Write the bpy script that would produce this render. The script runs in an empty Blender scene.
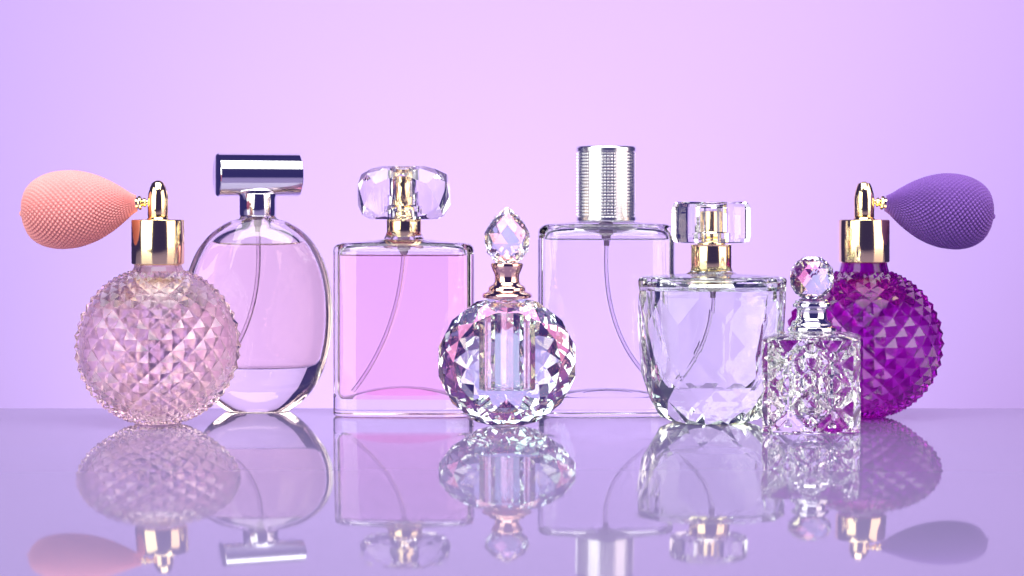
import bpy, math, random
from mathutils import Vector, Matrix

PI = math.pi
sc = bpy.context.scene
C = sc.collection
S = 0.00047            # metres per photo pixel at one metre
H = 0.107              # camera height above the table
HOR = 200.0            # photo row of eye level

# ------------------------------------------------------------------ camera
cd = bpy.data.cameras.new("camera")
cam = bpy.data.objects.new("camera", cd)
C.objects.link(cam)
cam.location = (0, -1.0, H)
cam.rotation_euler = (PI / 2, 0, 0)
cd.sensor_width = 36.0
cd.lens = 36.0 / (1024 * S)
cd.shift_y = -(288 - HOR) / 1024.0
cd.clip_start = 0.02
cd.clip_end = 30
cd.dof.use_dof = True
cd.dof.focus_distance = 1.0
cd.dof.aperture_fstop = 13.0
sc.camera = cam

# ------------------------------------------------------------------ world and render
w = bpy.data.worlds.new("World")
sc.world = w
w.use_nodes = True
w.node_tree.nodes["Background"].inputs[0].default_value = (0.075, 0.06, 0.29, 1)
w.node_tree.nodes["Background"].inputs[1].default_value = 0.5
sc.view_settings.view_transform = 'Standard'
sc.view_settings.look = 'None'
sc.view_settings.exposure = 0.0
sc.view_settings.gamma = 1.0
cy = sc.cycles
cy.max_bounces = 22
cy.transmission_bounces = 22
cy.glossy_bounces = 10
cy.diffuse_bounces = 3
cy.transparent_max_bounces = 8
cy.use_denoising = True
cy.denoiser = 'OPENIMAGEDENOISE'
cy.sample_clamp_indirect = 6.0
cy.blur_glossy = 0.2


# ------------------------------------------------------------------ lamps
def aim(o, target):
    o.rotation_euler = (Vector(target) - o.location).to_track_quat('-Z', 'Y').to_euler()


def area(name, loc, target, sx, sy, power, col):
    l = bpy.data.lights.new(name, 'AREA')
    l.shape = 'RECTANGLE'
    l.size, l.size_y = sx, sy
    l.energy = power
    l.color = col
    o = bpy.data.objects.new(name, l)
    C.objects.link(o)
    o.location = loc
    aim(o, target)
    return o


def spot(name, loc, target, power, col, ang, blend):
    l = bpy.data.lights.new(name, 'SPOT')
    l.energy = power
    l.color = col
    l.spot_size = math.radians(ang)
    l.spot_blend = blend
    l.shadow_soft_size = 0.03
    o = bpy.data.objects.new(name, l)
    C.objects.link(o)
    o.location = loc
    aim(o, target)
    return o


area("softbox_lamp", (-0.80, -0.72, 0.30), (0, 0, 0.05), 0.95, 0.80, 8.5, (1.0, 1.0, 0.88))
area("softbox_lamp", (0.98, -0.40, 0.30), (0, 0, 0.05), 0.90, 0.80, 7.0, (1.0, 0.84, 0.77))
area("overhead_lamp", (0.0, -0.36, 0.92), (0, 0, 0.05), 1.20, 0.78, 17.0, (1.0, 0.98, 0.97))
spot("backdrop_lamp", (0.02, 0.02, 0.75), (0.02, 0.62, 0.13), 7.0, (0.90, 0.84, 1.0), 62, 1.0)
spot("backdrop_lamp", (-0.04, 0.16, -0.22), (-0.06, 0.62, 0.04), 13.0, (0.94, 0.90, 1.0), 115, 1.0)
spot("backdrop_lamp", (-0.50, 0.05, 0.70), (-0.36, 0.62, 0.05), 7.5, (0.66, 0.52, 1.0), 70, 1.0)
spot("backdrop_lamp", (0.55, 0.05, 0.70), (0.34, 0.62, 0.03), 13.0, (0.66, 0.50, 1.0), 70, 1.0)


# ------------------------------------------------------------------ materials
def principled(name, base, rough=0.4, metal=0.0, ior=1.5, trans=0.0, spec=None, coat=0.0):
    m = bpy.data.materials.new(name)
    m.use_nodes = True
    b = m.node_tree.nodes["Principled BSDF"]
    b.inputs["Base Color"].default_value = (*base, 1)
    b.inputs["Roughness"].default_value = rough
    b.inputs["Metallic"].default_value = metal
    b.inputs["IOR"].default_value = ior
    b.inputs["Transmission Weight"].default_value = trans
    if spec is not None:
        b.inputs["Specular IOR Level"].default_value = spec
    b.inputs["Coat Weight"].default_value = coat
    return m


def node_bump(m, scale, strength, dist=0.001, detail=4.0):
    nt = m.node_tree
    b = nt.nodes["Principled BSDF"]
    tc = nt.nodes.new("ShaderNodeTexCoord")
    n = nt.nodes.new("ShaderNodeTexNoise")
    n.inputs["Scale"].default_value = scale
    n.inputs["Detail"].default_value = detail
    bp = nt.nodes.new("ShaderNodeBump")
    bp.inputs["Strength"].default_value = strength
    bp.inputs["Distance"].default_value = dist
    nt.links.new(tc.outputs["Object"], n.inputs["Vector"])
    nt.links.new(n.outputs["Fac"], bp.inputs["Height"])
    nt.links.new(bp.outputs["Normal"], b.inputs["Normal"])
    return m


def rough_noise(m, scale, lo, hi):
    nt = m.node_tree
    b = nt.nodes["Principled BSDF"]
    tc = nt.nodes.new("ShaderNodeTexCoord")
    n = nt.nodes.new("ShaderNodeTexNoise")
    n.inputs["Scale"].default_value = scale
    n.inputs["Detail"].default_value = 5
    mr = nt.nodes.new("ShaderNodeMapRange")
    mr.inputs["To Min"].default_value = lo
    mr.inputs["To Max"].default_value = hi
    nt.links.new(tc.outputs["Object"], n.inputs["Vector"])
    nt.links.new(n.outputs["Fac"], mr.inputs["Value"])
    nt.links.new(mr.outputs["Result"], b.inputs["Roughness"])
    return m


GL = 1.5
LQ = 1.36


def glass(name, tint=(1, 1, 1), ior=GL):
    return principled(name, tint, 0.0, 0.0, ior, 1.0)


M = {}
M['clear'] = glass("clear_glass", (0.985, 0.985, 0.99))
M['warm'] = glass("faintly_warm_glass", (0.99, 0.965, 0.91))
M['green'] = glass("greenish_glass", (0.84, 0.925, 0.84))
M['pinkglass'] = glass("pale_pink_glass", (0.98, 0.85, 0.88))
M['violet'] = glass("violet_glass", (0.46, 0.012, 0.46))
M['crystal'] = glass("cut_crystal", (0.985, 0.985, 0.985), 1.52)
M['crystal'].node_tree.nodes["Principled BSDF"].inputs["Thin Film Thickness"].default_value = 420
M['crystal'].node_tree.nodes["Principled BSDF"].inputs["Thin Film IOR"].default_value = 1.9
M['crystal2'] = glass("pressed_crystal", (0.99, 0.99, 0.985), 1.52)
M['pink_inner'] = principled("pale_pink_glass_inside", (0.97, 0.88, 0.90), 0.36, 0.0, GL, 1.0)
M['violet_inner'] = principled("violet_glass_inside", (0.55, 0.12, 0.65), 0.4, 0.0, GL, 1.0)
M['gold'] = rough_noise(principled("polished_gold", (1.0, 0.80, 0.45), 0.06, 1.0), 60, 0.07, 0.13)
M['rose'] = rough_noise(principled("rose_gold", (0.93, 0.62, 0.52), 0.07, 1.0), 60, 0.05, 0.10)
M['chrome'] = rough_noise(principled("polished_chrome", (0.86, 0.86, 0.90), 0.05, 1.0), 60, 0.06, 0.11)
M['silver'] = principled("knurled_silver", (0.88, 0.88, 0.90), 0.24, 1.0)
M['dark'] = principled("nozzle_hole", (0.02, 0.015, 0.02), 0.5)
M['tube'] = principled("dip_tube_plastic", (0.93, 0.86, 0.95), 0.12, 0.0, 1.42, 0.95)
M['pump'] = principled("pump_plastic", (0.55, 0.42, 0.60), 0.3, 0.0, 1.3, 0.3)


def yarn(name, col):
    m = principled(name, col, 0.62, 0.0, 1.4)
    b = m.node_tree.nodes["Principled BSDF"]
    b.inputs["Sheen Weight"].default_value = 0.25
    b.inputs["Sheen Roughness"].default_value = 0.4
    nt = m.node_tree
    tc = nt.nodes.new("ShaderNodeTexCoord")
    n = nt.nodes.new("ShaderNodeTexNoise")
    n.inputs["Scale"].default_value = 90
    n.inputs["Detail"].default_value = 4
    mx = nt.nodes.new("ShaderNodeMixRGB")
    mx.inputs[1].default_value = (*[c * 0.88 for c in col], 1)
    mx.inputs[2].default_value = (*[min(1, c * 1.1) for c in col], 1)
    nt.links.new(tc.outputs["Object"], n.inputs["Vector"])
    nt.links.new(n.outputs["Fac"], mx.inputs[0])
    nt.links.new(mx.outputs[0], b.inputs["Base Color"])
    return m


M['yarn_pink'] = yarn("pink_mesh_yarn", (0.98, 0.37, 0.36))
M['yarn_purple'] = yarn("purple_mesh_yarn", (0.21, 0.085, 0.43))


def liquid(name, tint, rough=0.0):
    """two materials: where the liquid touches glass, and its free surface"""
    return [principled(name + "_against_glass", tint, rough, 0.0, LQ / GL, 1.0), glass(name + "_surface", tint, LQ)]


L_clear = liquid("clear_perfume", (0.99, 0.985, 0.99))
L_pink = liquid("pink_perfume", (1.0, 0.73, 0.83))
L_pale = liquid("pale_peach_perfume", (1.0, 0.87, 0.83))
L_rosy = liquid("rosy_perfume", (0.975, 0.85, 0.87), 0.36)
L_violet = liquid("violet_perfume", (0.85, 0.5, 0.9), 0.4)


# ------------------------------------------------------------------ mesh builder
class MB:
    def __init__(self):
        self.v, self.f, self.m = [], [], []

    def add(self, verts, faces, mat=0, inward=False, orient=True):
        """a shell whose faces share one winding; oriented outward (or inward) by its signed volume"""
        if orient:
            c = [sum(p[i] for p in verts) / len(verts) for i in range(3)]
            vol = 0.0
            for f in faces:
                a = verts[f[0]]
                ax, ay, az = a[0] - c[0], a[1] - c[1], a[2] - c[2]
                for i in range(1, len(f) - 1):
                    b, d = verts[f[i]], verts[f[i + 1]]
                    bx, by, bz = b[0] - c[0], b[1] - c[1], b[2] - c[2]
                    dx, dy, dz = d[0] - c[0], d[1] - c[1], d[2] - c[2]
                    vol += ax * (by * dz - bz * dy) - ay * (bx * dz - bz * dx) + az * (bx * dy - by * dx)
            if (vol < 0) != inward:
                faces = [tuple(reversed(f)) for f in faces]
        n = len(self.v)
        self.v += [tuple(p) for p in verts]
        self.f += [tuple(i + n for i in f) for f in faces]
        self.m += [mat] * len(faces) if isinstance(mat, int) else list(mat)
        return self

    def build(self, name, mats, parent=None, k=1.0, smooth=None, mw=None):
        me = bpy.data.meshes.new(name)
        vs = self.v
        if mw is not None:
            vs = [tuple(mw @ Vector(p)) for p in vs]
        me.from_pydata([(a * k, b * k, c * k) for a, b, c in vs], [], self.f)
        if not isinstance(mats, (list, tuple)):
            mats = [mats]
        for x in mats:
            me.materials.append(x)
        me.polygons.foreach_set('material_index', self.m)
        if smooth is not None:
            me.polygons.foreach_set('use_smooth', [True] * len(me.polygons))
            me.set_sharp_from_angle(angle=math.radians(smooth))
        me.update()
        o = bpy.data.objects.new(name, me)
        C.objects.link(o)
        if parent:
            o.parent = parent
        return o


def loft(rings, cap0=True, cap1=True, tri=False):
    """rings: equal-length closed vertex loops; an offset lattice when tri"""
    v, f = [], []
    n = len(rings[0])
    for r in rings:
        v += r
    for i in range(len(rings) - 1):
        a, b = i * n, (i + 1) * n
        for j in range(n):
            j2 = (j + 1) % n
            f.append((a + j, a + j2, b + j2, b + j))
    if cap0:
        f.append(tuple(reversed(range(n))))
    if cap1:
        f.append(tuple(range((len(rings) - 1) * n, len(rings) * n)))
    return v, f


def ring(z, wx, dy, e=2.0, n=64, ph=0.0, cx=0.0, cyy=0.0):
    """superellipse loop at height z"""
    out = []
    for j in range(n):
        t = 2 * PI * (j + ph) / n
        c, s = math.cos(t), math.sin(t)
        out.append((cx + wx * math.copysign(abs(c) ** (2 / e), c), cyy + dy * math.copysign(abs(s) ** (2 / e), s), z))
    return out


def lathe(prof, n=48, cap0=True, cap1=True):
    return loft([ring(z, r, r, 2.0, n) for r, z in prof], cap0, cap1)


def rnd(z0, z1, r, b=1.2):
    """profile of a straight band with softened edges"""
    return [(r - b, z0), (r - b * 0.3, z0 + b * 0.3), (r, z0 + b), (r, z1 - b), (r - b * 0.3, z1 - b * 0.3), (r - b, z1)]


def interp(tab, z):
    for (z0, *a), (z1, *b) in zip(tab, tab[1:]):
        if z0 <= z <= z1:
            t = (z - z0) / (z1 - z0)
            return [p + (q - p) * t for p, q in zip(a, b)]
    return list(tab[-1][1:]) if z > tab[-1][0] else list(tab[0][1:])


def smooth_tab(pts, per=6):
    """Catmull-Rom through (z, w, d, ...) rows"""
    out = []
    n = len(pts)
    for i in range(n - 1):
        p0, p1, p2, p3 = pts[max(i - 1, 0)], pts[i], pts[i + 1], pts[min(i + 2, n - 1)]
        for s in range(per):
            t = s / per
            out.append(tuple(0.5 * (2 * b + (c - a) * t + (2 * a - 5 * b + 4 * c - d) * t * t + (3 * b - a - 3 * c + d) * t ** 3)
                             for a, b, c, d in zip(p0, p1, p2, p3)))
    out.append(tuple(pts[-1]))
    return out


def thing(name, label, cat, px, contact, depth, rz=0.0, group=None):
    """an Empty on the table; returns it and metres per photo pixel there"""
    D = (H / S) / (contact - HOR)
    k = S * D
    o = bpy.data.objects.new(name, None)
    C.objects.link(o)
    o.empty_display_size = 0.02
    o.location = ((px - 512) * k * (1 + depth * k / D), D - 1 + depth * k, 0.00015)
    o.rotation_euler = (0, 0, rz)
    o["label"] = label
    o["category"] = cat
    if group:
        o["group"] = group
    return o, k * (1 + 0.6 * depth * k / D)


def lattice(rows, n, apex=0.0, top=None, bot=None, e=2.0, flat=False):
    """rows: (z, wx, dy) from bottom to top; offset vertex lattice, one rhombus per
    vertex gap: raised to a pyramid when apex > 0, otherwise folded flat facets"""
    v, f = [], []
    for i, (z, wx, dy) in enumerate(rows):
        v += ring(z, wx, dy, e, n, 0.5 * (i % 2))
    R = len(rows)

    def vid(i, j):
        return i * n + j % n
    for i in range(1, R - 1):
        for j in range(n):
            # row i gap between j and j+1; neighbours in rows i-1, i+1 sit in that gap
            jj = j + 1 if i % 2 else j
            l, r, d, u = vid(i, j), vid(i, j + 1), vid(i - 1, jj), vid(i + 1, jj)
            if apex > 0:
                c = [sum(v[q][k] for q in (l, r, d, u)) / 4 for k in range(3)]
                za, wa, da = rows[i]
                nx, ny = c[0] / max(wa, 1e-6), c[1] / max(da, 1e-6)
                ln = math.hypot(nx, ny)
                # outward direction from neighbouring rows
                dz = rows[i + 1][0] - rows[i - 1][0]
                dw = rows[i + 1][1] - rows[i - 1][1]
                q = math.hypot(dz, dw)
                nr, nz = dz / q, -dw / q
                hgt = apex * min(1.0, 0.25 + 0.75 * wa / max(x[1] for x in rows))
                v.append((c[0] + nx / ln * nr * hgt, c[1] + ny / ln * nr * hgt, c[2] + nz * hgt))
                a = len(v) - 1
                f += [(l, d, a), (d, r, a), (r, u, a), (u, l, a)]
            elif flat:
                f.append((l, d, r, u))
            else:
                ml = [(v[l][q] + v[r][q]) / 2 for q in range(3)]
                mu = [(v[d][q] + v[u][q]) / 2 for q in range(3)]
                if math.hypot(ml[0], ml[1]) >= math.hypot(mu[0], mu[1]):
                    f += [(l, r, u), (l, d, r)]
                else:
                    f += [(l, d, u), (d, r, u)]
    for j in range(n):   # close first and last half rows
        f.append((vid(0, j), vid(0, j + 1), vid(1, j)))
        i = R - 1
        jj = j + 1 if i % 2 else j
        f.append((vid(i, j + 1), vid(i, j), vid(i - 1, jj)))
    # end bands
    base = 0
    if bot is not None:
        prev = [vid(0, j) for j in range(n)]
        for (z, wx, dy) in bot:
            s = len(v)
            v += ring(z, wx, dy, e, n, 0.0)
            cur = list(range(s, s + n))
            for j in range(n):
                f.append((cur[j], cur[(j + 1) % n], prev[(j + 1) % n], prev[j]))
            prev = cur
        f.append(tuple(reversed(prev)))
    else:
        f.append(tuple(reversed([vid(0, j) for j in range(n)])))
    i = R - 1
    prev = [vid(i, j) for j in range(n)]
    if top is not None:
        for (z, wx, dy) in top:
            s = len(v)
            v += ring(z, wx, dy, e, n, 0.5 * (i % 2))
            cur = list(range(s, s + n))
            for j in range(n):
                f.append((prev[j], prev[(j + 1) % n], cur[(j + 1) % n], cur[j]))
            prev = cur
    f.append(tuple(prev))
    return v, f


MEN = 1.7   # how far the liquid climbs the wall


def meniscus(edge, e, n):
    """the liquid's surface curls up where it meets the glass"""
    z, a, b = edge
    return [ring(z - MEN * q, a - d, b - d, e, n) for q, d in ((0.55, 0.9), (0.88, 2.4), (1.0, 5.0))]


def fill_vessel(body, tab, fill, e=2.0, n=64, inner=0, floor_rings=()):
    """tab: (z, w, d) rows of the hollow, bottom to top. Above the fill line it is bare glass wall
    (added to the body, facing inward); below it becomes the liquid's own closed mesh."""
    below = [r for r in tab if r[0] < fill - 0.3] + [(fill, *interp(tab, fill))]
    rim = fill + MEN
    below[-1] = (rim, *interp(tab, rim))
    above = [below[-1]] + [r for r in tab if r[0] > rim + 0.2]
    v, f = loft([ring(z, a, b, e, n) for z, a, b in above], False, True)
    body.add(v, f, inner, inward=True)
    lq = MB()
    rings = list(floor_rings) + [ring(z, a, b, e, n) for z, a, b in below] + meniscus(below[-1], e, n)
    v, f = loft(rings, True, True)
    nb = 3 * n
    lq.add(v, f, [0] * (len(f) - 2 - nb) + [1] * nb + [0, 1])
    return lq


def tube(pts, r, n=10, caps=True):
    P = [Vector(p) for p in pts]
    rings = []
    for i, p in enumerate(P):
        t = (P[min(i + 1, len(P) - 1)] - P[max(i - 1, 0)]).normalized()
        u = t.cross(Vector((0, 1, 0))).normalized()
        w_ = u.cross(t)
        rings.append([tuple(p + u * (r * math.cos(2 * PI * j / n)) + w_ * (r * math.sin(2 * PI * j / n))) for j in range(n)])
    return loft(rings, caps, caps)


def bez(p0, p1, p2, n=24):
    return [tuple((1 - t) ** 2 * a + 2 * t * (1 - t) * b + t * t * c for a, b, c in zip(p0, p1, p2)) for t in [i / n for i in range(n + 1)]]


# ------------------------------------------------------------------ setting: glossy table sheet and paper backdrop
# the sheet is level where the bottles stand and bends gently down towards the camera
TABLE_K, TABLE_A = 0.38, 0.03


def table_z(y):
    """slope K u^2/(u+a): the bend sets in softly"""
    u, a = -0.024 - y, TABLE_A
    if u <= 0:
        return 0.0
    return -TABLE_K * (u * u / 2 - a * u + a * a * math.log((u + a) / a))


tb = MB()
ys = [0.093, 0.085] + [0.06, 0.0] + [-0.022 - i * 0.004 for i in range(150)]
cols = [(-0.75, 0.75)]
prof = [(y, table_z(y)) for y in ys]
prof = [(0.095, -0.002)] + prof
bottom = [(y, z - 0.008) for y, z in reversed(prof)]
loop = prof + bottom
n = len(loop)
v = [(-0.75, y, z) for y, z in loop] + [(0.75, y, z) for y, z in loop]
f = [(i, (i + 1) % n, n + (i + 1) % n, n + i) for i in range(n)] + [tuple(reversed(range(n))), tuple(range(n, 2 * n))]
tb.add(v, f)
mt = principled("glossy_lilac_acrylic", (0.225, 0.185, 0.35), 0.035, 0.0, 1.6)
rough_noise(mt, 6, 0.025, 0.055)
table = tb.build("table", mt, None, 1.0, 20)
table["kind"] = "structure"

bd = MB()
pf = [(0.15, -0.45), (0.40, -0.44), (0.52, -0.40), (0.59, -0.32), (0.62, -0.22), (0.62, 0.60)]
pf = [p for p in pf]
loop = pf + [(y + 0.003, z - 0.003) for y, z in reversed(pf)]
n = len(loop)
v = [(-0.425, y, z) for y, z in loop] + [(0.425, y, z) for y, z in loop]
f = [(i, (i + 1) % n, n + (i + 1) % n, n + i) for i in range(n)] + [tuple(reversed(range(n))), tuple(range(n, 2 * n))]
bd.add(v, f)
mb_ = principled("lilac_paper", (0.42, 0.31, 0.585), 0.9, 0.0, 1.4, 0.0, 0.1)
backdrop = bd.build("backdrop", mb_, None, 1.0, 40)
backdrop["kind"] = "structure"


# ------------------------------------------------------------------ atomizers
def bulb_mesh(L, prof, nrow, ncol, amp):
    """squeeze bulb in knitted mesh: every stitch is a small raised loop on a skewed grid.
    axis runs along +x from the fitting"""
    per = 3
    NI, NJ = nrow * per, ncol * per
    v, f = [], []
    for i in range(NI + 1):
        t = i / NI
        r0 = interp(prof, t)[0]
        a = i / per
        for j in range(NJ):
            b = j / per
            hgt = math.sqrt(abs(math.sin(PI * (a + b) / 2) * math.sin(PI * (a - b) / 2)))
            r = r0 + amp * (hgt - 0.5) * min(1.0, r0 / 12)
            th = 2 * PI * j / NJ
            v.append((t * L, r * math.cos(th), r * math.sin(th)))
    for i in range(NI):
        for j in range(NJ):
            j2 = (j + 1) % NJ
            f.append((i * NJ + j, i * NJ + j2, (i + 1) * NJ + j2, (i + 1) * NJ + j))
    f.append(tuple(reversed(range(NJ))))
    f.append(tuple(range(NI * NJ, (NI + 1) * NJ)))
    return v, f


def merc_rows(R, zc, lat0, lat1, n, asp):
    m = lambda p: math.log(math.tan(PI / 4 + p / 2))
    inv = lambda q: 2 * math.atan(math.exp(q)) - PI / 2
    a, b = m(math.radians(lat0)), m(math.radians(lat1))
    cnt = int(round((b - a) / (PI / n * asp)))
    cnt += cnt % 2
    out = []
    for i in range(cnt + 1):
        p = inv(a + (b - a) * i / cnt)
        out.append((zc + R * math.sin(p), R * math.cos(p), R * math.cos(p)))
    return out


def atomizer(label, px, contact, depth, R, top, colr, mglass, mliq, myarn, side, rise, bulb_len, bulb_r, fill, seed_rot, headh):
    o, k = thing("perfume_atomizer", label, "perfume atomizer", px, contact, depth, 0.0, "round studded atomizers at the two ends")
    zc = R * 0.955 - 0.5
    rows = merc_rows(R - 3.5, zc, -71, 71, 22, 1.0)
    z1, r1 = rows[-1][0], rows[-1][1]
    z0, r0 = rows[0][0], rows[0][1]
    b = MB()
    v, f = lattice(rows, 22, 5.8, top=[(z1 + 1.5, r1 + 0.5, r1 + 0.5), (top - 2, colr - 2.5, colr - 2.5), (top + 8, colr - 3, colr - 3), (top + 12, colr - 5, colr - 5)],
                   bot=[(1.0, r0 - 1, r0 - 1), (0, r0 - 3, r0 - 3)])
    b.add(v, f)
    rc = R - 13
    cav = []
    for i in range(25):
        a = -PI / 2 * 0.93 + (PI / 2 * 0.93 + PI / 2 * 0.82) * i / 24
        cav.append((zc + 1 + rc * math.sin(a), rc * math.cos(a), rc * math.cos(a)))
    cav += [(top - 4, colr - 9, colr - 9), (top + 6, colr - 9, colr - 9)]
    lq = fill_vessel(b, cav, fill, 2.0, 48, 1)
    mw = Matrix.Rotation(seed_rot, 4, 'Z')
    body = b.build("bottle_body", mglass, o, k, None, mw)
    # smooth only the inner wall
    me = body.data
    nf = len(f)
    sm = [False] * len(me.polygons)
    for i in range(nf, len(me.polygons)):
        sm[i] = True
    me.polygons.foreach_set('use_smooth', sm)
    lq.build("liquid", mliq, o, k, 40)
    # gold collar, rolled edges
    c = MB()
    ch = 45 if side < 0 else 43
    v, f = lathe([(colr - 2, top - 0.5)] + rnd(top, top + ch, colr, 1.4) + [(colr - 5, top + ch - 0.6), (11.5, top + ch - 0.6)], 72)
    c.add(v, f)
    c.build("collar", M['gold'], o, k, 35)
    h0 = top + ch - 1
    h = MB()
    v, f = lathe([(10.6, h0), (11, h0 + 1), (10.6, h0 + 2.2), (9.8, h0 + 3), (10.2, h0 + 4), (10.3, h0 + 22), (9.6, h0 + 27), (8.0, h0 + 33),
                  (6.0, h0 + 37.5), (4.4, h0 + headh - 1.2), (3.0, h0 + headh - 0.2), (1.2, h0 + headh + 0.2)], 40)
    h.add(v, f)
    head = h.build("spray_head", M['gold'], o, k, 40)
    nz = MB()
    v, f = lathe([(0.9, 0), (2.0, 0), (2.0, 1.6), (1.1, 1.6), (0.9, 0.4)], 18)
    nz.add(v, f)
    nz.build("spray_nozzle", M['gold'], head, k, 30, Matrix.Translation((0.5, -6.7, h0 + 32)) @ Matrix.Rotation(math.radians(62), 4, 'X'))
    # side fitting: beads on a stem, pointing at the bulb
    zb = h0 + 18 + rise[0]
    ang = rise[1]
    base = Matrix.Translation((side * 8.5, 0, zb)) @ (Matrix.Rotation(PI, 4, 'Z') if side < 0 else Matrix.Identity(4)) @ Matrix.Rotation(ang, 4, 'Y')
    tox = Matrix.Rotation(PI / 2, 4, 'Y')
    ft = MB()
    v, f = lathe([(2.6, 0), (2.6, 3), (4.2, 3.6), (5.0, 5), (4.2, 6.4), (3.4, 7), (4.6, 7.6), (6.8, 8.2), (7.4, 9.6), (6.8, 11), (5.4, 11.6), (5.6, 14), (6.2, 16)], 28)
    ft.add(v, f)
    ft.build("bulb_fitting", M['gold'], o, k, 35, base @ tox)
    bl = MB()
    prof = smooth_tab([(0, 7.6), (0.05, 10.5), (0.12, 16.5), (0.22, 24.2), (0.35, 31.8), (0.48, 36.4), (0.6, 38.0), (0.73, 37.0),
                       (0.85, 32.3), (0.935, 24.5), (0.98, 14.5), (1.0, 5.5)], 5)
    prof = [(t, r * bulb_r / 38.0) for t, r in prof]
    v, f = bulb_mesh(bulb_len, prof, 46, 82, 3.2)
    bl.add(v, f)
    bulb = bl.build("squeeze_bulb", myarn, o, k, 180, base @ Matrix.Translation((13.5, 0, 0)))
    nb = MB()
    v, f = lathe([(5.2, -3), (4.6, 0), (3.0, 0.9), (2.9, 1.6), (2.0, 2.6), (0.6, 3.0)], 20)
    nb.add(v, f)
    nb.build("bulb_tip", myarn, bulb, k, 60, base @ Matrix.Translation((13.5 + bulb_len, 0, 0)) @ tox)
    return o


atomizer("round studded pale pink glass atomizer with a gold neck and salmon pink mesh bulb", 158, 427, 34, 82, 160, 26.5,
         (M['pinkglass'], M['pink_inner']), L_rosy, M['yarn_pink'], -1, (0.5, math.radians(5.2)), 115, 38.2, 117, 0.05, 40)
atomizer("round studded deep violet glass atomizer with a gold neck and purple mesh bulb", 864, 420, 34, 78, 155, 25.5,
         (M['violet'], M['violet_inner']), L_violet, M['yarn_purple'], 1, (1.0, math.radians(7.0)), 108, 36.8, 112, 0.11, 39)


# ------------------------------------------------------------------ oval bottle with barrel cap
def oval_bottle():
    o, k = thing("perfume_bottle", "round flat clear bottle with pale pink perfume and a horizontal chrome barrel cap", "perfume bottle", 258, 413, 20, math.radians(3))
    a, b_, c = 75, 98, 97

    def w_at(z, aa, bb, cc):
        ex = 2.25 if z > cc else 2.28
        q = 1 - abs((z - cc) / (bb if z > cc else bb + 4.5)) ** ex
        return aa * max(q, 0.0) ** (1 / ex)
    tab = [(0, 30, 17), (0.8, 32.5, 19)]
    for i in range(1, 40):
        an = -1.30 + (1.30 + 1.33) * i / 40
        z = c + b_ * math.sin(an)
        if z < 2.5:
            continue
        d = 30 * min(1.0, math.sqrt(max(0.0, 1 - ((z - c) / (b_ * 1.10)) ** 2)) * 1.3)
        tab.append((z, w_at(z, a, b_, c), max(d, 16)))
    tab = sorted(tab)
    tab = [r for r in tab if r[0] < c + b_ * 0.968]
    tab += [(c + b_ * 0.975, 19, 16.5), (196, 17, 16), (202, 16.5, 16)]
    b = MB()
    v, f = loft([ring(z, ww, d, 2.15, 96) for z, ww, d in tab])
    b.add(v, f)
    ct = [(42, 6, 3), (42.5, 26, 8), (44, 45, 13), (47.5, 54, 15.5), (53, 58.5, 17)]
    for i in range(0, 30):
        an = -0.42 + (0.42 + 1.36) * i / 29
        z = c + 1 + (b_ - 12) * math.sin(an)
        if z > 56:
            ct.append((z, w_at(z, a - 11, b_ - 12, c + 1), 19 * min(1.0, math.sqrt(max(0.0, 1 - ((z - c) / (b_ * 0.97)) ** 2)) * 1.4)))
    ct += [(188, 10, 9), (198, 9, 9)]
    lq = fill_vessel(b, ct, 165.5, 2.1, 96)
    b.build("bottle_body", M['warm'], o, k, 50)
    lq.build("liquid", L_pale, o, k, 50)
    nk = MB()
    v, f = lathe([(19, 195.5)] + rnd(196, 218, 18.5, 0.8), 64)
    nk.add(v, f)
    nk.build("neck_band", M['chrome'], o, k, 35)
    cp = MB()
    v, f = lathe([(19.6, -42)] + [(20.8, -41.7), (21.5, -41), (21.5, 41), (20.8, 41.7), (19.6, 42)], 96)
    cp.add(v, f)
    cp.build("barrel_cap", M['chrome'], o, k, 30, Matrix.Translation((0, 0, 236.5)) @ Matrix.Rotation(math.radians(16), 4, 'Z') @ Matrix.Rotation(PI / 2, 4, 'Y'))
    pm = MB()
    v, f = lathe([(6, 196), (6, 189), (4.6, 188), (4.6, 184), (3, 182), (2.6, 178)][::-1], 20)
    pm.add(v, f)
    pm.build("pump", M['pump'], o, k, 40)
    t = MB()
    v, f = tube(bez((0, 0, 180), (6, 0, 110), (-22, 3, 62)), 2.0)
    t.add(v, f)
    t.build("dip_tube", M['tube'], o, k, 60)


oval_bottle()


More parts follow.
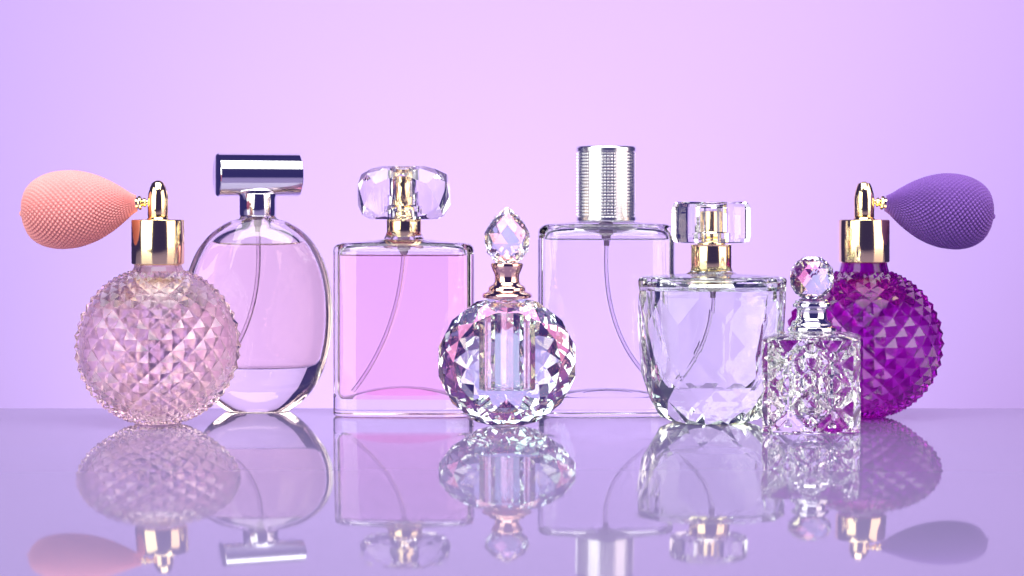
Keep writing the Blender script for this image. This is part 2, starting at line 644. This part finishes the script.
# ------------------------------------------------------------------ square bottle with pink perfume
def pink_bottle():
    o, k = thing("perfume_bottle", "square clear bottle of bright pink perfume with a gold neck and faceted crystal cushion cap", "perfume bottle", 404, 418, 26, math.radians(-2))
    W = 70.5
    tab = [(0, W - 3, 23), (0.8, W - 1.2, 25), (2.5, W, 26), (3.2, W, 26), (80, W, 26), (165, W, 26), (166, W, 26), (169, W - 0.8, 25.6), (171.2, W - 3, 25),
           (172.8, W - 8, 24), (174, W - 20, 23), (175.3, 36, 21), (177, 20, 18), (184, 17, 16)]
    b = MB()
    v, f = loft([ring(z, ww, d, 4.0, 128) for z, ww, d in tab])
    b.add(v, f)
    # the hollow's floor bulges up in the middle
    ct = [(17.5, 60, 20.5), (20, 62, 21), (24, 62.7, 21), (25, 62.7, 21), (150, 62.7, 21), (163, 62.7, 21), (166, 62.2, 20.5), (168.5, 60, 19), (170.5, 50, 17), (172, 30, 14),
          (173.5, 12, 10), (180, 10, 10)]
    floor = [[(x * q, y * q, 17.5 + 11.5 * (1 - (abs(x * q) / 60) ** 2) * (1 if q < 0.9 else 0.75)) for x, y, _ in ring(0, 60, 20.5, 5.0, 128)]
             for q in (0.02, 0.2, 0.4, 0.6, 0.8, 0.92)]
    lq = fill_vessel(b, ct, 160, 5.0, 128, 0, floor)
    b.build("bottle_body", M['clear'], o, k, 50)
    lq.build("liquid", L_pink, o, k, 50)
    nk = MB()
    v, f = lathe([(17, 179.5)] + rnd(180, 199, 17.6, 0.8) + rnd(199.5, 204, 16.4, 0.6) + rnd(204.5, 210, 14.8, 0.6) + [(11.8, 210.2)] + rnd(211, 239, 11.6, 1.2), 64)
    nk.add(v, f)
    neck = nk.build("gold_neck", M['gold'], o, k, 30)
    nz = MB()
    v, f = lathe([(2.2, 0), (2.6, 0.4), (2.6, 1.4), (1.2, 1.4)], 18)
    nz.add(v, f)
    nz.build("spray_nozzle", M['dark'], neck, k, 30, Matrix.Translation((0, -11.0, 231)) @ Matrix.Rotation(PI / 2, 4, 'X'))
    cp = MB()
    n = 8
    rows = [(197, 34, 27), (201, 42, 33), (211, 46.5, 36), (232, 46.8, 36), (242, 43, 33), (247.5, 33, 26)]
    v, f = lattice(rows, n, 0.0, top=[(250, 22, 17)], e=3.2)
    cp.add(v, f)
    v, f = lathe([(17.3, 197.4), (17.3, 211), (13.8, 212), (13.8, 241), (12, 242.5)], 40)
    cp.add(v, f, 0, inward=True)
    cp.build("crystal_cap", M['crystal2'], o, k, None)
    pm = MB()
    v, f = lathe([(2.6, 160), (3, 163), (4.4, 165), (4.4, 169), (6.5, 170), (6.5, 179)], 20)
    pm.add(v, f)
    pm.build("pump", M['pump'], o, k, 40)
    t = MB()
    v, f = tube(bez((0, 0, 162), (-4, 0, 85), (-50, 6, 24)), 2.0)
    t.add(v, f)
    t.build("dip_tube", M['tube'], o, k, 60)


pink_bottle()


# ------------------------------------------------------------------ tall clear bottle with textured silver cap
def tall_bottle():
    o, k = thing("perfume_bottle", "tall rectangular clear bottle of clear perfume with a silver grid textured cylinder cap", "perfume bottle", 606, 418, 27, math.radians(2))
    W = 68.5
    tab = [(0, W - 4, 23), (0.8, W - 2, 25), (3, W, 27), (3.8, W, 27), (90, W, 27), (182, W, 27), (183.5, W, 27), (187.5, W - 1, 26.6), (190, W - 3.5, 26),
           (191.6, W - 8, 25), (192.5, W - 17, 24), (193.2, 40, 22), (194, 28, 20), (198, 24, 18)]
    b = MB()
    v, f = loft([ring(z, ww, d, 3.4, 128) for z, ww, d in tab])
    b.add(v, f)
    ct = [(19, 58, 18), (22, 60, 20.5), (27, 61, 21), (28, 61, 21), (165, 61, 21), (179, 61, 21), (183, 60, 20), (186, 56, 18), (188, 40, 15), (189.5, 20, 12), (190.5, 11, 10), (196, 10, 10)]
    floor = [[(x * q, y * q, 19 + 8 * (1 - (abs(x * q) / 60) ** 2) * (1 if q < 0.9 else 0.75)) for x, y, _ in ring(0, 58, 18, 4.0, 128)]
             for q in (0.02, 0.2, 0.4, 0.6, 0.8, 0.92)]
    lq = fill_vessel(b, ct, 176, 4.0, 128, 0, floor)
    b.build("bottle_body", M['clear'], o, k, 50)
    lq.build("liquid", L_clear, o, k, 50)
    # cap: rolled bands top and bottom, grid of small square studs between
    cp = MB()
    n, rws = 54, 20
    z0, z1 = 200.0, 264.0
    v, f = lathe([(28, 194.5), (29.4, 195), (30, 196), (30, 199), (28.7, 199.6), (28.7, 264.4), (30, 265), (30, 268.4), (29.3, 269.6), (27.8, 270.2), (26.5, 269.6)], 96)
    cp.add(v, f)
    v, f = [], []
    dz = (z1 - z0) / rws
    for i in range(rws):
        for j in range(n):
            g = 0.16
            s = len(v)
            for (da, dzz, rr) in ((g, g, 28.6), (1 - g, g, 28.6), (1 - g, 1 - g, 28.6), (g, 1 - g, 28.6), (.34, .34, 29.7), (.66, .34, 29.7), (.66, .66, 29.7), (.34, .66, 29.7)):
                th = 2 * PI * (j + da) / n
                v.append((rr * math.cos(th), rr * math.sin(th), z0 + dz * (i + dzz)))
            f += [(s, s + 1, s + 5, s + 4), (s + 1, s + 2, s + 6, s + 5), (s + 2, s + 3, s + 7, s + 6), (s + 3, s, s + 4, s + 7), (s + 4, s + 5, s + 6, s + 7)]
    cp.add(v, f)
    cp.build("cap", M['silver'], o, k, 20)
    pm = MB()
    v, f = lathe([(2.6, 170), (3, 176), (4.6, 178), (4.6, 184), (7, 185), (7, 194)], 20)
    pm.add(v, f)
    pm.build("pump", M['pump'], o, k, 40)
    t = MB()
    v, f = tube(bez((0, 0, 174), (-6, 0, 80), (50, 5, 30)), 2.0)
    t.add(v, f)
    t.build("dip_tube", M['tube'], o, k, 60)


tall_bottle()


# ------------------------------------------------------------------ cup shaped faceted bottle
def cup_bottle():
    o, k = thing("perfume_bottle", "cup shaped faceted greenish glass bottle with a gold neck and rounded crystal block cap", "perfume bottle", 711, 425, 30, math.radians(-4))
    prof = [(0, 37, 28), (5, 51.5, 36), (24, 63.5, 45), (48, 70, 49.5), (74, 72, 51), (100, 74, 52.5), (126, 75.2, 53)]
    rows = prof
    b = MB()
    v, f = lattice(rows, 11, 0.0, top=[(132, 74.5, 53.5), (138, 75.5, 54.5), (142, 75.8, 54.8), (144.5, 74.5, 53.5), (146, 70, 50), (147.5, 50, 38), (149, 26, 24), (151, 22, 22), (156, 20, 20)], e=2.2)
    nf = len(f)
    b.add(v, f)
    fill = 133
    n2 = 10
    cav = [(37, 36, 25), (47, 43, 32), (68, 49, 37), (100, 51, 40), (133, 65.5, 46)]
    v, f = lattice(cav, n2, 0.0, e=2.2)
    lq = MB()
    lq.add(v, f, [0] * (len(f) - 1) + [1])
    v, f = loft([ring(z, a, d, 2.2, n2) for z, a, d in ((133, 65.5, 46), (137, 64.5, 45), (140.5, 57, 41), (143, 30, 25), (145, 13, 13), (152, 12, 12))], False, True)
    b.add(v, f, 0, inward=True)
    b.build("bottle_body", M['green'], o, k, None)
    lq.build("liquid", L_clear, o, k, None)
    nk = MB()
    v, f = lathe([(20, 151.5)] + rnd(152, 178, 20.6, 0.9) + [(14, 178.5), (14, 181)] + rnd(181.5, 185, 12.5, 0.6) + rnd(185.5, 211, 10.2, 1.0), 64)
    nk.add(v, f)
    nk.build("gold_neck", M['gold'], o, k, 30)
    cp = MB()
    rings = []
    for z, s in ((180, 0.90), (181, 0.95), (184, 0.99), (188, 1.0), (212, 1.0), (216, 0.985), (219, 0.945), (221, 0.88)):
        rr = []
        for j in range(16):
            t = 2 * PI * (j + 0.5) / 16
            rr.append((39.5 / math.cos(PI / 16) * s * math.cos(t), 33 * s * math.sin(t), z))
        rings.append(rr)
    v, f = loft(rings)
    cp.add(v, f)
    v, f = lathe([(15.6, 180.3), (15.6, 190), (13, 191), (13, 214), (12, 215)], 16)
    cp.add(v, f, 0, inward=True)
    v2 = None
    cp.build("crystal_cap", M['crystal2'], o, k, 16)
    pm = MB()
    v, f = lathe([(2.6, 126), (3, 133), (4.6, 135), (4.6, 141), (7, 142), (7, 151)], 20)
    pm.add(v, f)
    pm.build("pump", M['pump'], o, k, 40)
    t = MB()
    v, f = tube(bez((0, 0, 130), (4, 0, 90), (-28, 4, 44)), 1.8)
    t.add(v, f)
    t.build("dip_tube", M['tube'], o, k, 60)


cup_bottle()


# ------------------------------------------------------------------ round cut crystal bottle in front
def disc_bottle():
    o, k = thing("perfume_bottle", "round cut crystal bottle with diamond facets, rose gold ring and faceted egg stopper", "perfume bottle", 507, 428, 22, math.radians(1.5))
    R, zc = 70.5, 64.0
    n = 14
    # radii and depths that make every diamond facet truly flat
    ca = math.cos(PI / n)
    pts = [(R, 0.0), (R * ca, 6.2)]
    for t in (2.2, 2.0, 2.0, 2.0, 2.0):
        (r0, y0), (r1, y1) = pts[-2], pts[-1]
        pts.append((r0 + t * (r1 * ca - r0), y0 + t * (y1 - y0)))
    rows = [(-y * 0.85, r) for r, y in reversed(pts[1:4])] + [(y * 1.38, r) for r, y in pts[:6]]
    v, f = lattice([(y, r, r) for y, r in rows], n, 0.0, flat=True)
    # the lattice axis is z: lay it along y, then flatten foot and crown
    vv = []
    for x, y, z in v:
        X, Y, Z = x, z, y * 0.95 + zc
        Z = max(Z, 0.0)
        if Z > 128:
            Z = 128 + (Z - 128) * 0.15
        vv.append((X, Y, Z))
    b = MB()
    b.add(vv, f)
    # fluted vial hollow
    m = 28

    def star(z, r, am):
        return [((r + am * (1 if j % 2 else -1)) * math.cos(2 * PI * j / m), (r + am * (1 if j % 2 else -1)) * math.sin(2 * PI * j / m) * 0.62, z) for j in range(m)]
    # neck join: top of the hollow stays inside the glass
    v, f = loft([star(36, 26, 0), star(37, 27.5, 1.2), star(78, 27.5, 1.2), star(119, 27.5, 1.2), star(123, 22, 0.5)])
    b.add(v, f, 0, inward=True)
    b.build("bottle_body", M['crystal'], o, k, None)
    c = MB()
    v, f = lathe([(22, 127.5), (24.6, 128.4), (25.2, 130.5), (24.2, 132.4), (20, 134.2), (18.6, 135.4), (18.8, 137.6), (17.6, 139.6), (14.2, 141.6), (12.6, 144), (12.2, 149), (12.8, 152),
                  (14.6, 156), (15.8, 159), (16.3, 161.5), (15.6, 163), (13, 163.6)], 64)
    c.add(v, f)
    c.build("ring_collar", M['rose'], o, k, 40)
    s = MB()
    v, f = lattice([(163.7, 11.5, 11.5), (167, 15.5, 15.5), (174, 20.8, 20.8), (183, 23.5, 23.5), (193, 22.8, 22.8), (202, 18.5, 18.5), (209.5, 12.5, 12.5), (215.5, 6, 6)], 10, 0.0, top=[(219, 1.2, 1.2)])
    s.add(v, f)
    s.build("crystal_stopper", M['crystal'], o, k, None)


disc_bottle()


# ------------------------------------------------------------------ small square cut crystal bottle
def small_bottle():
    o, k = thing("perfume_bottle", "small square cut crystal bottle with silver neck rings and a faceted ball stopper", "perfume bottle", 812, 433, 44, math.radians(-10))
    hw, top = 48, 95.0
    G = 40

    def relief(u, w_):
        """u, w_ in 0..1 over one side: crossing mitre cuts, thumb-print lenses in the gaps, pyramids between"""
        q = 0.0
        a, b = (u * 1.0 + w_ * 1.0) % 1.0, (u * 1.0 - w_ * 1.0) % 1.0
        for t in (a, b):
            d = min(t, 1 - t, abs(t - 0.5))
            q = max(q, 1 - d / 0.11)
        q = max(0.0, q) * 5.5
        # lens cuts in left, right, top, bottom lozenges
        for cx_, cz_ in ((0.5, 0.25), (0.5, 0.75), (0.25, 0.5), (0.75, 0.5)):
            d = math.hypot(u - cx_, (w_ - cz_))
            if d < 0.13:
                q = max(q, 4.5 * math.sqrt(max(0.0, 1 - (d / 0.13) ** 2)))
        return q
    b = MB()
    # side loop: 4 sides of G segments, corners cut
    loopn = []
    for sd in range(4):
        for i in range(G):
            loopn.append((sd, (i + 0.5) / G))
    rows = 46
    rings = []

    def pt(sd, u, off, half):
        cc = 5.0   # corner cut
        x = -half + cc + (2 * half - 2 * cc) * u
        y = -(half - off)
        ca, sa = [(1, 0), (0, 1), (-1, 0), (0, -1)][sd]
        return (x * ca - y * sa, x * sa + y * ca)
    for i in range(rows + 1):
        w_ = i / rows
        z = 1.5 + (top - 5) * w_
        edge = min(1.0, min(w_, 1 - w_) / 0.04)
        rg = []
        for sd, u in loopn:
            off = relief(u, w_) * edge * min(1.0, min(u, 1 - u) / 0.03)
            x, y = pt(sd, u, off, hw)
            rg.append((x, y, z))
        rings.append(rg)
    lo = [(x * 0.97, y * 0.97, 0.0) for x, y, z in rings[0]]

    def blend(t, z):
        out = []
        for x, y, _ in rings[-1]:
            r = math.hypot(x, y)
            out.append((x * (1 - t) + t * x / r * 19, y * (1 - t) + t * y / r * 19, z))
        return out
    rings = [lo] + rings + [blend(0.12, top - 1.5), blend(0.35, top + 0.5), blend(0.8, top + 1.5), blend(1.0, top + 2), blend(1.0, top + 5)]
    v, f = loft(rings)
    b.add(v, f)
    v, f = loft([ring(z, r, r, 3.0, 16) for z, r in ((16, 18), (19, 23), (74, 23), (84, 17), (92, 11), (97, 11))])
    b.add(v, f, 0, inward=True)
    b.build("bottle_body", M['crystal2'], o, k, 22)
    c = MB()
    v, f = lathe([(22, 97), (24.5, 97.8), (25.2, 99.6), (24.6, 101.6), (21.5, 103), (20.6, 104.2), (20.9, 105.8), (19.6, 107.5), (16.6, 109), (15.2, 112), (15.0, 119), (16.2, 121),
                  (18.8, 122.2), (19.4, 124), (18.8, 125.8), (16.8, 126.8), (17.0, 128.4), (15, 130), (11, 130.4)], 64)
    c.add(v, f)
    c.build("ring_collar", M['chrome'], o, k, 40)
    s = MB()
    rr = []
    for a in (-62, -42, -20, 3, 26, 48):
        rr.append((151 + 23 * math.sin(math.radians(a)), 23 * math.cos(math.radians(a)), 23 * math.cos(math.radians(a))))
    v, f = lattice(rr, 10, 0.0, top=[(172.5, 8.5, 8.5)])
    s.add(v, f)
    s.build("ball_stopper", M['crystal'], o, k, None)


small_bottle()
